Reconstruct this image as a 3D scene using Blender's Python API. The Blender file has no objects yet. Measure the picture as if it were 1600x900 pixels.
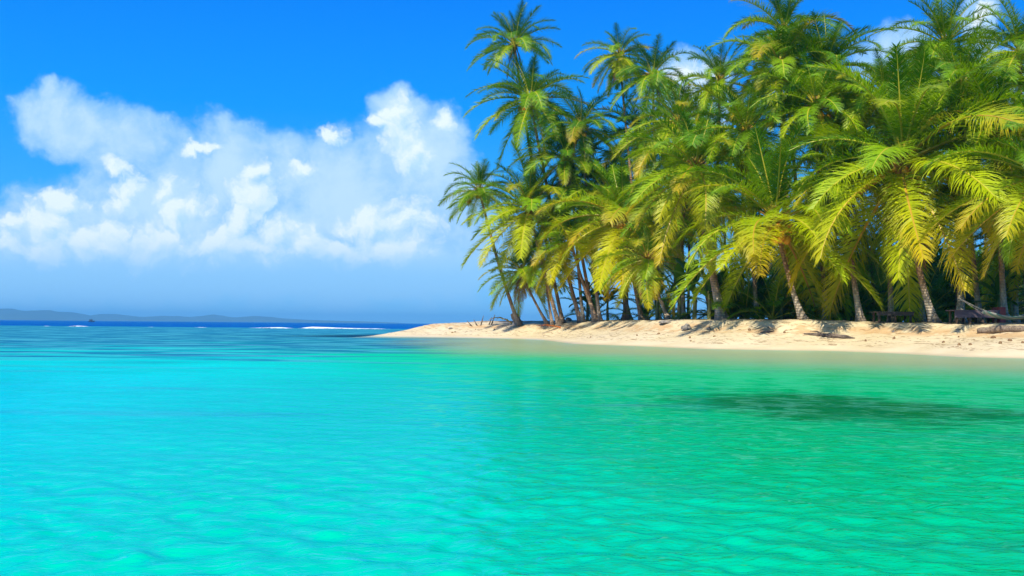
import bpy, bmesh, math, random
import numpy as np
from mathutils import Vector, Matrix, noise as mnoise
C = bpy.context.scene
COL = C.collection
PI = math.pi
R = math.radians
random.seed(11)

# ------------------------------------------------------------------ camera
FPX = 1500.0
CAM_H = 1.2
cam_d = bpy.data.cameras.new('camera')
cam = bpy.data.objects.new('camera', cam_d)
COL.objects.link(cam)
cam_d.sensor_width = 36.0
cam_d.lens = 36.0 * FPX / 1600.0
cam_d.clip_start = 0.1
cam_d.clip_end = 40000
ROLL = 0.00857
HOR = 506.5
pitch = math.atan((HOR - 450) / FPX)
fw = Vector((0, math.cos(pitch), math.sin(pitch)))
rt0 = Vector((1, 0, 0))
up0 = rt0.cross(fw)
rt = (rt0 * math.cos(ROLL) + up0 * math.sin(ROLL)).normalized()
upv = rt.cross(fw).normalized()
m3 = Matrix((rt, upv, -fw)).transposed()
cam.matrix_world = Matrix.Translation((0, 0, CAM_H)) @ m3.to_4x4()
C.camera = cam
CP = Vector((0, 0, CAM_H))


def at(px, py, Y):
    d = fw + rt * ((px - 800) / FPX) - upv * ((py - 450) / FPX)
    return CP + d * (Y / d.y)


def uv_of(px, py):
    d = fw + rt * ((px - 800) / FPX) - upv * ((py - 450) / FPX)
    return d.x / d.y, d.z / d.y


# ------------------------------------------------------------------ light
SUN_AZ = R(-158)      # compass-like: 0 = +Y, clockwise positive
SUN_EL = R(46)
sun_dir = Vector((math.sin(SUN_AZ) * math.cos(SUN_EL), math.cos(SUN_AZ) * math.cos(SUN_EL), math.sin(SUN_EL)))
sl = bpy.data.lights.new('sun', 'SUN')
sl.energy = 5.0
sl.angle = R(0.53)
sl.color = (1.0, 0.92, 0.74)
so = bpy.data.objects.new('sun', sl)
so.rotation_euler = sun_dir.to_track_quat('Z', 'Y').to_euler()
COL.objects.link(so)

C.view_settings.view_transform = 'Standard'
C.view_settings.look = 'None'
C.view_settings.exposure = 0.25
C.view_settings.gamma = 1.0
C.view_settings.use_curve_mapping = False
try:
    C.cycles.max_bounces = 8
    C.cycles.transparent_max_bounces = 8
    C.cycles.diffuse_bounces = 3
    C.cycles.glossy_bounces = 3
    C.cycles.volume_bounces = 0
    C.cycles.caustics_reflective = False
    C.cycles.caustics_refractive = False
    C.cycles.use_denoising = True
except Exception:
    pass


# ------------------------------------------------------------------ node helper
class NT:
    def __init__(s, tree):
        s.t = tree
        s.n = tree.nodes
        s.l = tree.links

    def new(s, typ, ins=None, **kw):
        nd = s.n.new(typ)
        for k, v in kw.items():
            setattr(nd, k, v)
        if ins:
            for k, v in ins.items():
                sock = nd.inputs[k]
                if isinstance(v, bpy.types.NodeSocket):
                    s.l.new(v, sock)
                else:
                    sock.default_value = v
        return nd

    def m(s, op, a, b=0.0, c=0.0, clamp=False):
        nd = s.n.new('ShaderNodeMath')
        nd.operation = op
        nd.use_clamp = clamp
        for i, v in enumerate((a, b, c)):
            if isinstance(v, bpy.types.NodeSocket):
                s.l.new(v, nd.inputs[i])
            else:
                nd.inputs[i].default_value = v
        return nd.outputs[0]

    def vm(s, op, a, b=(0, 0, 0), c=(0, 0, 0), out=0):
        nd = s.n.new('ShaderNodeVectorMath')
        nd.operation = op
        for i, v in enumerate((a, b, c)):
            if i >= len(nd.inputs):
                break
            if isinstance(v, bpy.types.NodeSocket):
                s.l.new(v, nd.inputs[i])
            else:
                nd.inputs[i].default_value = v
        return nd.outputs[out]

    def sstep(s, v, a, b):
        nd = s.n.new('ShaderNodeMapRange')
        nd.interpolation_type = 'SMOOTHSTEP'
        s.l.new(v, nd.inputs[0])
        nd.inputs[1].default_value = a
        nd.inputs[2].default_value = b
        nd.inputs[3].default_value = 0
        nd.inputs[4].default_value = 1
        return nd.outputs[0]

    def mix(s, f, a, b, blend='MIX'):
        nd = s.n.new('ShaderNodeMix')
        nd.data_type = 'RGBA'
        nd.blend_type = blend
        nd.clamp_factor = True
        for i, v in ((0, f), (6, a), (7, b)):
            if isinstance(v, bpy.types.NodeSocket):
                s.l.new(v, nd.inputs[i])
            elif i == 0:
                nd.inputs[i].default_value = v
            else:
                nd.inputs[i].default_value = (*v[:3], 1)
        return nd.outputs[2]

    def noise(s, vec, scale, detail=4, rough=0.5, dist=0.0, out=0):
        nd = s.n.new('ShaderNodeTexNoise')
        nd.inputs['Scale'].default_value = scale
        nd.inputs['Detail'].default_value = detail
        nd.inputs['Roughness'].default_value = rough
        nd.inputs['Distortion'].default_value = dist
        if vec is not None:
            s.l.new(vec, nd.inputs['Vector'])
        return nd.outputs[out]

    def xyz(s, v):
        nd = s.n.new('ShaderNodeSeparateXYZ')
        s.l.new(v, nd.inputs[0])
        return nd.outputs

    def comb(s, x, y, z):
        nd = s.n.new('ShaderNodeCombineXYZ')
        for i, v in enumerate((x, y, z)):
            if isinstance(v, bpy.types.NodeSocket):
                s.l.new(v, nd.inputs[i])
            else:
                nd.inputs[i].default_value = v
        return nd.outputs[0]

    def ramp(s, f, stops, interp='LINEAR'):
        nd = s.n.new('ShaderNodeValToRGB')
        cr = nd.color_ramp
        cr.interpolation = interp
        while len(cr.elements) < len(stops):
            cr.elements.new(0.5)
        for e, (p, c) in zip(cr.elements, stops):
            e.position = p
            e.color = (*c[:3], 1)
        s.l.new(f, nd.inputs[0])
        return nd.outputs[0]


# ------------------------------------------------------------------ world: sky + clouds
w = bpy.data.worlds.new('World')
C.world = w
w.use_nodes = True
W = NT(w.node_tree)
W.n.clear()
wo = W.new('ShaderNodeOutputWorld')
bg = W.new('ShaderNodeBackground')
bg.inputs['Strength'].default_value = 0.10
W.l.new(bg.outputs[0], wo.inputs[0])
sky = W.new('ShaderNodeTexSky')
sky.sky_type = 'NISHITA'
sky.sun_disc = False
sky.sun_elevation = SUN_EL
sky.sun_rotation = SUN_AZ
sky.altitude = 0
sky.air_density = 1.0
sky.dust_density = 0.6
sky.ozone_density = 2.0
tc = W.new('ShaderNodeTexCoord')
D = tc.outputs['Generated']
dx, dy, dz = W.xyz(D)
dyc = W.m('MAXIMUM', W.m('ABSOLUTE', dy), 0.15)
u = W.m('DIVIDE', dx, dyc)
v = W.m('DIVIDE', dz, dyc)
# deeper, more saturated blue overhead: the clear tropical air of the place
bw = W.new('ShaderNodeRGBToBW', {'Color': sky.outputs[0]})
elev = W.m('ARCSINE', dz)
hue = W.ramp(W.m('MULTIPLY', elev, 1.0 / 0.6, clamp=True), [
    (0.0, (0.27, 0.64, 1.0)), (0.06, (0.21, 0.58, 1.0)), (0.18, (0.05, 0.43, 1.0)),
    (0.36, (0.006, 0.33, 1.0)), (0.58, (0.002, 0.225, 1.0)), (1.0, (0.004, 0.17, 0.8))])
# the Nishita sky's own brightness, kept gentle, drives the deep blue of this air
lum = W.m('ADD', 7.9, W.m('MULTIPLY', bw.outputs[0], 0.22))
skyc = W.vm('SCALE', hue); W.l.new(lum, skyc.node.inputs['Scale'])

P = W.comb(u, v, 0.0)
# domain warps
n1 = W.noise(P, 7.0, 3, 0.55, out=1)
n2 = W.noise(P, 30.0, 4, 0.6, out=1)
w1 = W.vm('MULTIPLY_ADD', W.vm('SUBTRACT', n1, (.5, .5, .5)), (0.06, 0.05, 0), P)
w2 = W.vm('MULTIPLY_ADD', W.vm('SUBTRACT', n2, (.5, .5, .5)), (0.030, 0.028, 0), w1)


def blobs(lst, pos, k=0.28):
    acc = None
    for px, py, rx, ry in lst:
        cu, cv = uv_of(px, py)
        iu, iv = FPX / rx, FPX / ry
        q = W.vm('MULTIPLY_ADD', pos, (iu, iv, 0), (-cu * iu, -cv * iv, 0))
        ln = W.vm('LENGTH', q, out=1)
        f = W.m('SUBTRACT', 1.0, ln)
        acc = f if acc is None else W.m('SMOOTH_MAX', acc, f, k)
    return acc


veil_l = [(75, 175, 75, 62), (130, 195, 95, 62), (205, 225, 90, 60), (275, 275, 80, 70), (345, 300, 120, 110), (75, 135, 28, 26),
          (380, 240, 60, 60), (445, 270, 70, 70), (520, 290, 90, 85), (620, 260, 100, 110), (690, 230, 48, 70), (690, 320, 80, 120),
          (610, 175, 55, 45), (250, 350, 280, 110), (560, 370, 260, 110), (330, 405, 520, 84), (60, 400, 240, 90), (640, 410, 190, 60),
          (1068, 112, 54, 48), (1110, 118, 44, 38), (1075, 165, 90, 60), (1535, 45, 34, 70), (1400, 100, 80, 60), (1560, 130, 80, 60)]
bright_l = [(178, 268, 22, 26), (195, 300, 55, 44), (110, 312, 58, 36), (75, 350, 60, 46), (150, 365, 90, 48), (20, 352, 52, 26), (10, 385, 80, 42), (40, 395, 110, 36),
            (250, 300, 34, 30), (268, 330, 46, 46), (235, 370, 95, 52), (312, 236, 40, 15), (290, 240, 16, 18), (400, 262, 26, 26),
            (395, 305, 46, 46), (372, 345, 62, 56), (430, 355, 60, 40), (350, 385, 150, 40), (520, 385, 110, 36), (490, 375, 36, 34),
            (474, 262, 30, 24), (505, 222, 34, 24), (575, 192, 26, 22), (612, 178, 36, 36), (618, 215, 48, 58), (640, 250, 46, 50), (690, 196, 26, 22),
            (545, 352, 44, 26), (600, 350, 60, 34), (650, 345, 70, 44), (620, 385, 110, 36), 
            (1066, 112, 46, 42), (1104, 114, 36, 30), (1065, 145, 50, 30), (1538, 25, 20, 46)]
Fv = blobs(veil_l, w2)
nb = W.noise(w1, 14.0, 8, 0.62)


def billow(pos):
    vor = W.new('ShaderNodeTexVoronoi', {'Vector': pos, 'Scale': 30.0, 'Detail': 4.0, 'Roughness': 0.6, 'Smoothness': 0.5}, feature='SMOOTH_F1')
    f = W.m('ADD', blobs(bright_l, pos, 0.14), W.m('MULTIPLY', W.m('SUBTRACT', 0.98, vor.outputs['Distance']), 0.75))
    return W.m('ADD', f, W.m('MULTIPLY', W.m('SUBTRACT', W.noise(pos, 15.0, 6, 0.6), 0.5), 0.7))


Fv2 = W.m('ADD', Fv, W.m('MULTIPLY', W.m('SUBTRACT', nb, 0.5), 0.95))
a_veil = W.m('MULTIPLY', W.sstep(Fv2, -0.06, 0.30), 0.92)
Fb2 = billow(w2)
a_b = W.sstep(Fb2, 0.0, 0.56)
# relief: sunlight reaches the bank from the upper left, so compare the billows a little way toward it
Fb3 = billow(W.vm('ADD', w2, (-0.0075, 0.0095, 0)))
rel = W.m('ADD', 0.60, W.m('MULTIPLY', W.m('SUBTRACT', Fb2, Fb3), 0.95), clamp=True)
# the underside of the bank is in shade
low = W.sstep(v, 0.045, 0.10)
c_b = W.mix(rel, (3.9, 6.6, 9.5), (7.7, 8.8, 9.6))
c_v = W.mix(W.m('MULTIPLY', W.m('ADD', W.sstep(nb, 0.36, 0.62), W.sstep(Fv2, 0.2, 0.7)), 0.5), (2.2, 5.0, 9.2), (5.2, 7.3, 9.6))
c_v = W.mix(W.m('SUBTRACT', 1.0, low), c_v, (2.9, 5.9, 9.2))
cl = W.mix(a_veil, skyc, c_v)
ab = W.m('MULTIPLY', a_b, W.m('ADD', 0.25, W.m('MULTIPLY', low, 0.70)))
cl = W.mix(ab, cl, c_b)
front = W.sstep(dy, 0.1, 0.3)
cl = W.mix(front, skyc, cl)
W.l.new(cl, bg.inputs['Color'])
w.cycles.sampling_method = 'MANUAL'
w.cycles.sample_map_resolution = 512


# ------------------------------------------------------------------ object helpers
def link(o, parent=None):
    COL.objects.link(o)
    if parent is not None:
        o.parent = parent
    return o


def tag(o, label=None, cat=None, group=None, kind=None):
    if label: o['label'] = label
    if cat: o['category'] = cat
    if group: o['group'] = group
    if kind: o['kind'] = kind
    return o


def mesh_obj(name, verts, faces, mats, parent=None, smooth=True, fmat=None, loc=(0, 0, 0)):
    me = bpy.data.meshes.new(name)
    me.from_pydata([tuple(p) for p in verts], [], faces)
    for mt in (mats if isinstance(mats, (list, tuple)) else [mats]):
        me.materials.append(mt)
    if fmat is not None:
        me.polygons.foreach_set('material_index', fmat)
    me.polygons.foreach_set('use_smooth', [smooth] * len(me.polygons))
    me.update()
    o = bpy.data.objects.new(name, me)
    o.location = loc
    return link(o, parent)


def empty(name, loc, rz=0.0):
    o = bpy.data.objects.new(name, None)
    o.empty_display_size = 0.2
    o.location = loc
    o.rotation_euler = (0, 0, rz)
    return link(o)


def tube(pts, rads, n=8, cap=True):
    """verts, faces of a tapered tube along pts"""
    vs, fs = [], []
    prev = None
    for i, p in enumerate(pts):
        p = Vector(p)
        a = Vector(pts[max(0, i - 1)]); b = Vector(pts[min(len(pts) - 1, i + 1)])
        t = (b - a).normalized()
        ref = prev if prev is not None else (Vector((1, 0, 0)) if abs(t.x) < 0.8 else Vector((0, 1, 0)))
        s1 = (ref - t * ref.dot(t)).normalized()
        prev = s1
        s2 = t.cross(s1)
        for k in range(n):
            an = 2 * PI * k / n
            vs.append(p + (s1 * math.cos(an) + s2 * math.sin(an)) * rads[i])
    for i in range(len(pts) - 1):
        for k in range(n):
            k2 = (k + 1) % n
            fs.append((i * n + k, i * n + k2, (i + 1) * n + k2, (i + 1) * n + k))
    if cap:
        fs.append(tuple(range(n - 1, -1, -1)))
        fs.append(tuple(range((len(pts) - 1) * n, len(pts) * n)))
    return vs, fs


class MB:
    def __init__(s):
        s.v = []; s.f = []

    def add(s, vf):
        o = len(s.v)
        s.v += [Vector(p) for p in vf[0]]
        s.f += [tuple(i + o for i in f) for f in vf[1]]
        return s

    def box(s, c, d, rz=0.0, jitter=0.0):
        cx, cy, cz = c
        hx, hy, hz = d[0] / 2, d[1] / 2, d[2] / 2
        ca, sa = math.cos(rz), math.sin(rz)
        vs = []
        for z in (-hz, hz):
            for x, y in ((-hx, -hy), (hx, -hy), (hx, hy), (-hx, hy)):
                x += random.uniform(-jitter, jitter); y += random.uniform(-jitter, jitter)
                vs.append(Vector((cx + x * ca - y * sa, cy + x * sa + y * ca, cz + z + random.uniform(-jitter, jitter))))
        return s.add((vs, [(3, 2, 1, 0), (4, 5, 6, 7), (0, 1, 5, 4), (1, 2, 6, 5), (2, 3, 7, 6), (3, 0, 4, 7)]))

    def build(s, name, mat, parent=None, smooth=False, loc=(0, 0, 0)):
        return mesh_obj(name, s.v, s.f, mat, parent, smooth, loc=loc)


def new_mat(name):
    mt = bpy.data.materials.new(name)
    mt.use_nodes = True
    T = NT(mt.node_tree)
    T.n.clear()
    out = T.new('ShaderNodeOutputMaterial')
    return mt, T, out


def simple_mat(name, c1, c2, scale=4.0, rough=0.8, bump=0.3, bscale=None, stretch=(1, 1, 1), bdist=0.02, spec=0.3):
    mt, T, out = new_mat(name)
    tcn = T.new('ShaderNodeTexCoord')
    vec = T.vm('MULTIPLY', tcn.outputs['Object'], stretch)
    nz = T.noise(vec, scale, 5, 0.6)
    col = T.mix(T.sstep(nz, 0.3, 0.7), c1, c2)
    bn = T.noise(vec, bscale or scale * 3, 6, 0.65)
    bp = T.new('ShaderNodeBump', {'Height': bn, 'Strength': bump, 'Distance': bdist})
    b = T.new('ShaderNodeBsdfPrincipled', {'Base Color': col, 'Roughness': rough, 'Normal': bp.outputs[0]})
    b.inputs['Specular IOR Level'].default_value = spec
    T.l.new(b.outputs[0], out.inputs[0])
    return mt


# ------------------------------------------------------------------ terrain function
SHORE_PX = [(574, 86.5), (600, 85), (700, 84), (800, 80), (850, 74.5), (900, 60), (1000, 55), (1100, 50), (1200, 48.6), (1300, 48), (1400, 44.5),
            (1500, 40), (1600, 38.6), (1750, 36.5), (1950, 35)]
poly = [((px - 800) / 1500 * d, d) for px, d in SHORE_PX]
poly += [(45, 33), (80, 38), (110, 60), (112, 100), (90, 125), (50, 132), (20, 126), (2, 116), (-6, 104), (-12, 93)]
PA = np.array(poly)
PB = np.roll(PA, -1, axis=0)


def sdist(X, Y):
    X = np.asarray(X, float); Y = np.asarray(Y, float)
    best = np.full(X.shape, 1e18)
    inside = np.zeros(X.shape, bool)
    for (ax, ay), (bx, by) in zip(PA, PB):
        ex, ey = bx - ax, by - ay
        t = np.clip(((X - ax) * ex + (Y - ay) * ey) / (ex * ex + ey * ey), 0, 1)
        d2 = (X - ax - t * ex) ** 2 + (Y - ay - t * ey) ** 2
        best = np.minimum(best, d2)
        c = (ay > Y) != (by > Y)
        with np.errstate(divide='ignore', invalid='ignore'):
            xi = (bx - ax) * (Y - ay) / (by - ay if by != ay else 1e-9) + ax
        inside ^= c & (X < xi)
    d = np.sqrt(best)
    return np.where(inside, d, -d)


def vnoise(X, Y, s, seed=0):
    """cheap smooth value noise by sines"""
    r = np.random.RandomState(seed)
    z = 0
    for i in range(7):
        a = r.uniform(0, 2 * PI); k = s * r.uniform(0.6, 1.9)
        z = z + np.sin(X * k * math.cos(a) + Y * k * math.sin(a) + r.uniform(0, 6.28) + 1.3 * np.sin(X * k * .37 * math.sin(a) + r.uniform(0, 6)))
    return z / 7


def height(X, Y):
    X = np.asarray(X, float); Y = np.asarray(Y, float)
    sd = sdist(X, Y)
    sw = sd + vnoise(X, Y, 0.9, 3) * 0.5 * np.clip(np.abs(sd) / 2, 0, 1)
    zr = np.interp(sw, [0, 1.5, 4.0, 4.7, 5.6, 8, 20], [0, 0.33, 0.86, 1.05, 1.50, 1.62, 1.72])
    zl = np.interp(sw, [0, 1.5, 3, 5, 9, 20], [0, 0.22, 0.55, 1.15, 1.5, 1.65])
    k = np.clip((X - 3.0) / 5.0, 0, 1)
    zi = zl * (1 - k) + zr * k
    # right end of the berm is lower
    lo = np.clip((X - 17) / 6.0, 0, 1) * np.clip((sd - 3.5) / 2, 0, 1) * 0.16
    zi = zi - lo
    zi = zi + np.clip(sd, 0, 1) * (vnoise(X, Y, 1.6, 5) * 0.05 + vnoise(X, Y, 5.5, 7) * (0.022 + 0.05 * np.clip((sd - 3.8) / 1, 0, 1) * np.clip((7.5 - sd) / 1, 0, 1)) + vnoise(X, Y, 13, 8) * 0.010)
    zo = np.interp(-sd, [0, 1, 4, 10, 17, 28, 60], [0, -0.03, -0.10, -0.24, -0.58, -1.2, -1.8])
    zo = zo - 0.75 * np.clip((-X - 2) / 8, 0, 1) * np.clip((-sd - 4) / 14, 0, 1)
    # reef flat and drop-off far out
    far = np.clip((Y - 55) / 60, 0, 1) * np.clip(-sd / 20, 0, 1)
    zo = zo * (1 - far) + far * (-2.0 + 0.3 * vnoise(X, Y, 0.12, 9))
    drop = np.clip((Y - 192) / 25, 0, 1) + np.clip((np.abs(X) - 260) / 60, 0, 1)
    drop = np.clip(drop, 0, 1)
    zo = zo * (1 - drop) - 18 * drop
    return np.where(sd > 0, zi, zo)


def gz(x, y):
    return float(height(np.array([x]), np.array([y]))[0])


def gp(px, Y):
    """ground point seen under image column px at depth Y"""
    x = (px - 800) / 1500 * Y
    return Vector((x, Y, gz(x, Y)))


def gpp(px, py, near=30.0, far=130.0):
    """first ground point met by the sight line to image point (px, py)"""
    Ys = np.arange(near, far, 0.1)
    d = fw + rt * ((px - 800) / FPX) - upv * ((py - 450) / FPX)
    xs = d.x / d.y * Ys; zs = CAM_H + d.z / d.y * Ys
    hit = np.nonzero(height(xs, Ys) >= zs)[0]
    if len(hit) == 0:
        return gp(px, 90.0)
    i = hit[0]
    return Vector((float(xs[i]), float(Ys[i]), gz(float(xs[i]), float(Ys[i]))))


def behind_crest(px, Y, need):
    while sdist(np.array([(px - 800) / 1500 * Y]), np.array([Y]))[0] < need and Y < 130:
        Y += 0.25
    return Y


# ------------------------------------------------------------------ ground sheet
def axis(segs):
    out = []
    for a, b, st in segs:
        n = max(1, int(round((b - a) / st)))
        out += [a + (b - a) * i / n for i in range(n)]
    out.append(segs[-1][1])
    return np.array(out)


gx = axis([(-12000, -2000, 2500), (-2000, -300, 250), (-300, -60, 20), (-60, -16, 2.0), (-16, 32, 0.22), (32, 120, 2.0), (120, 400, 20), (400, 2400, 400), (2400, 12000, 2400)])
gy = axis([(-9000, -1000, 2000), (-1000, -50, 190), (-50, 0, 10), (0, 30, 1.5), (30, 58, 0.16), (58, 95, 0.30), (95, 140, 1.5), (140, 260, 8), (260, 1000, 120), (1000, 12000, 2200)])
GX, GY = np.meshgrid(gx, gy)
GZ = height(GX, GY)
nx, ny = len(gx), len(gy)


def grid_mesh(name, X, Y, Z, mat, attrs=None, kind='structure'):
    ny, nx = X.shape
    me = bpy.data.meshes.new(name)
    me.vertices.add(nx * ny)
    me.vertices.foreach_set('co', np.stack([X, Y, Z], -1).astype(np.float32).ravel())
    idx = np.arange(nx * ny).reshape(ny, nx)
    q = np.stack([idx[:-1, :-1], idx[:-1, 1:], idx[1:, 1:], idx[1:, :-1]], -1).reshape(-1, 4)
    me.loops.add(q.size)
    me.loops.foreach_set('vertex_index', q.ravel().astype(np.int32))
    me.polygons.add(len(q))
    me.polygons.foreach_set('loop_start', (np.arange(len(q)) * 4).astype(np.int32))
    me.polygons.foreach_set('loop_total', np.full(len(q), 4, np.int32))
    me.polygons.foreach_set('use_smooth', np.ones(len(q), bool))
    me.update(calc_edges=True)
    me.materials.append(mat)
    for k, a in (attrs or {}).items():
        at_ = me.attributes.new(k, 'FLOAT', 'POINT')
        at_.data.foreach_set('value', a.astype(np.float32).ravel())
    o = bpy.data.objects.new(name, me)
    link(o)
    tag(o, kind=kind)
    return o


# sand
sand, T, out = new_mat('coral_sand')
geo = T.new('ShaderNodeNewGeometry')
pos = geo.outputs['Position']
x_, y_, z_ = T.xyz(pos)
big = T.noise(pos, 0.35, 4, 0.6)
fine = T.noise(pos, 9.0, 6, 0.7)
dry = T.mix(T.sstep(big, 0.3, 0.7), (0.65, 0.53, 0.31), (0.73, 0.61, 0.39))
dry = T.mix(T.m('MULTIPLY', T.sstep(fine, 0.55, 0.8), 0.35), dry, (0.50, 0.36, 0.22))
# drift lines of weed and twigs running along the beach
sdn = T.new('ShaderNodeAttribute', attribute_name='sd').outputs['Fac']
wob = T.m('ADD', sdn, T.m('MULTIPLY', T.noise(pos, 0.5, 3, 0.6), 1.8))
streak = T.noise(T.comb(T.m('MULTIPLY', x_, 0.55), T.m('MULTIPLY', wob, 3.4), 0.0), 1.6, 5, 0.7)
brk = T.noise(pos, 3.2, 4, 0.6)
line = T.m('MULTIPLY', T.sstep(streak, 0.50, 0.60), T.sstep(brk, 0.42, 0.56))
onbeach = T.m('MULTIPLY', T.sstep(sdn, 0.8, 1.4), T.m('SUBTRACT', 1.0, T.sstep(sdn, 12.0, 14.0)))
dry = T.mix(T.m('MULTIPLY', T.m('MULTIPLY', line, onbeach), 0.92), dry, (0.23, 0.13, 0.06))
# reddish damp sand at the foot of the berm
foot = T.m('MULTIPLY', T.sstep(sdn, 3.4, 4.3), T.m('SUBTRACT', 1.0, T.sstep(sdn, 4.8, 5.4)))
dry = T.mix(T.m('MULTIPLY', T.m('MULTIPLY', foot, T.sstep(T.noise(pos, 0.9, 4, 0.6), 0.42, 0.56)), 0.7), dry, (0.55, 0.33, 0.15))
# leaf litter and grey soil under the palms
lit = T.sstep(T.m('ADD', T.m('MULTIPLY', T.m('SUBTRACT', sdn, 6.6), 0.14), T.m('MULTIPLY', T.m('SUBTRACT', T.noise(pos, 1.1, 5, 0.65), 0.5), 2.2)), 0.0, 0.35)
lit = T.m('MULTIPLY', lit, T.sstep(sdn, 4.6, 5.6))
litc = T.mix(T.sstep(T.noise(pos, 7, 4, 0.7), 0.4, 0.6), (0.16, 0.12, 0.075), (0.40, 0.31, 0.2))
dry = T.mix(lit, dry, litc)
wetf = T.m('SUBTRACT', 1.0, T.sstep(T.m('ADD', z_, T.m('MULTIPLY', big, 0.08)), 0.06, 0.16))
wetc = (0.66, 0.55, 0.34)
colr = T.mix(wetf, dry, wetc)
deep = T.m('SUBTRACT', 1.0, T.sstep(z_, -1.2, -0.1))
colr = T.mix(deep, colr, (0.78, 0.72, 0.44))
lum = T.noise(pos, 2.6, 6, 0.7)
bp = T.new('ShaderNodeBump', {'Height': T.m('ADD', T.m('MULTIPLY', lum, 2.0), fine), 'Strength': 0.4, 'Distance': 0.04})
rgh = T.m('SUBTRACT', 0.95, T.m('MULTIPLY', wetf, 0.62))
bpw = T.mix(T.m('MULTIPLY', wetf, 0.9), bp.outputs[0], geo.outputs['Normal'])
b = T.new('ShaderNodeBsdfPrincipled', {'Base Color': colr, 'Roughness': rgh, 'Normal': bpw})
b.inputs['Specular IOR Level'].default_value = 0.25
T.l.new(b.outputs[0], out.inputs[0])
ground = grid_mesh('ground', GX, GY, GZ, sand, {'sd': sdist(GX, GY)})

# ------------------------------------------------------------------ water
ang = []
a = -180.0
while a < 180.0:
    ang.append(a)
    a += 0.22 if -33 <= a < 33 else (1.0 if -60 <= a < 60 else 6.0)
ang.append(180.0)
ang = np.radians(np.array(ang))
rad = [0.0, 0.4, 0.8, 1.4, 2.0, 2.6]
r = 3.0
while r < 230:
    rad.append(r)
    r *= 1.0065
while r < 11000:
    rad.append(r)
    r *= 1.06
rad.append(11500)
rad = np.array(rad)
AA, RR = np.meshgrid(ang, rad)
WX = RR * np.sin(AA); WY = RR * np.cos(AA)
bed = height(WX, WY)
depth = np.maximum(0.0, -bed)
cell = np.maximum(RR * R(0.22), np.gradient(rad)[:, None] * np.ones_like(RR))
rs = np.random.RandomState(4)
WZ = np.zeros_like(WX)
for i in range(64):
    lam = 0.16 * (16 ** (i / 63.0))           # 0.22 .. 5.7 m
    # short wind ripples come from the right and front, longer swell from the left
    th = R(rs.normal(205, 52)) if lam < 1.4 else R(rs.normal(250, 14))
    k = 2 * PI / lam
    am = lam * (0.0066 if lam < 0.6 else 0.0046) * (1.0 if lam < 0.42 else 0.32 if lam < 1.0 else 0.14)
    att = np.clip((lam / cell - 3.0) / 3.0, 0, 1)
    ph = WX * k * math.cos(th) + WY * k * math.sin(th) + rs.uniform(0, 6.28) + 0.8 * np.sin(WX * k * .21 + rs.uniform(0, 6)) + 0.8 * np.sin(WY * k * .17 + rs.uniform(0, 6))
    WZ += am * att * np.sin(ph)
gust = 0.75 + 0.45 * vnoise(WX, WY, 0.35, 21)
WZ *= np.clip(depth / 0.3, 0.0, 1.0) * gust
weed = np.exp(-(((WX - 4.9) / 2.9) ** 2 + ((WY - 14.4 + (WX - 5.6) * 0.30) / 3.2) ** 2) ** 1.3)
weed = np.clip(weed * (0.9 + 0.5 * vnoise(WX, WY, 1.3, 31)), 0, 1)
reefw = np.clip((1 / 22.0 - 1 / np.maximum(WY, 1.0)) / (1 / 22.0 - 1 / 80.0) + 0.22 * vnoise(WX * 0.35, WY, .35, 40) - np.clip(WX + 8, 0, 30) * 0.03, 0, 1) * (np.clip((2 - WX) / 8, 0, 1)) * (WY > 5)

wat, T, out = new_mat('lagoon_water')
geo = T.new('ShaderNodeNewGeometry')
pos = geo.outputs['Position']
x_, y_, z_ = T.xyz(pos)
dep = T.new('ShaderNodeAttribute', attribute_name='depth').outputs['Fac']
wd = T.new('ShaderNodeAttribute', attribute_name='weed').outputs['Fac']
rf = T.new('ShaderNodeAttribute', attribute_name='reef').outputs['Fac']
body = T.ramp(T.m('MULTIPLY', T.m('POWER', dep, 0.5), 1 / 4.3, clamp=True), [
    (0.0, (0.44, 0.50, 0.20)), (0.12, (0.14, 0.50, 0.20)), (0.18, (0.003, 0.50, 0.16)), (0.255, (0.0, 0.575, 0.235)), (0.315, (0.0, 0.68, 0.50)),
    (0.45, (0.0, 0.30, 0.34)), (0.8, (0.0, 0.065, 0.32)), (1.0, (0.0, 0.055, 0.32))])
cloudy = T.noise(T.vm('MULTIPLY', pos, (0.5, 1.0, 1)), 0.35, 4, 0.6)
body = T.mix(T.m('MULTIPLY', T.sstep(cloudy, 0.45, 0.7), 0.35), body, (0.0, 0.46, 0.25))
# palm reflection painted into the body colour, greener toward the beach side
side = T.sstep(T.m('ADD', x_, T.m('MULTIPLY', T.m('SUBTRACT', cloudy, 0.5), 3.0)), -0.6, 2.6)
body = T.mix(T.m('MULTIPLY', T.m('MULTIPLY', side, 0.75), T.sstep(dep, 0.3, 0.8)), body, (0.0, 0.50, 0.12))
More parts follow.
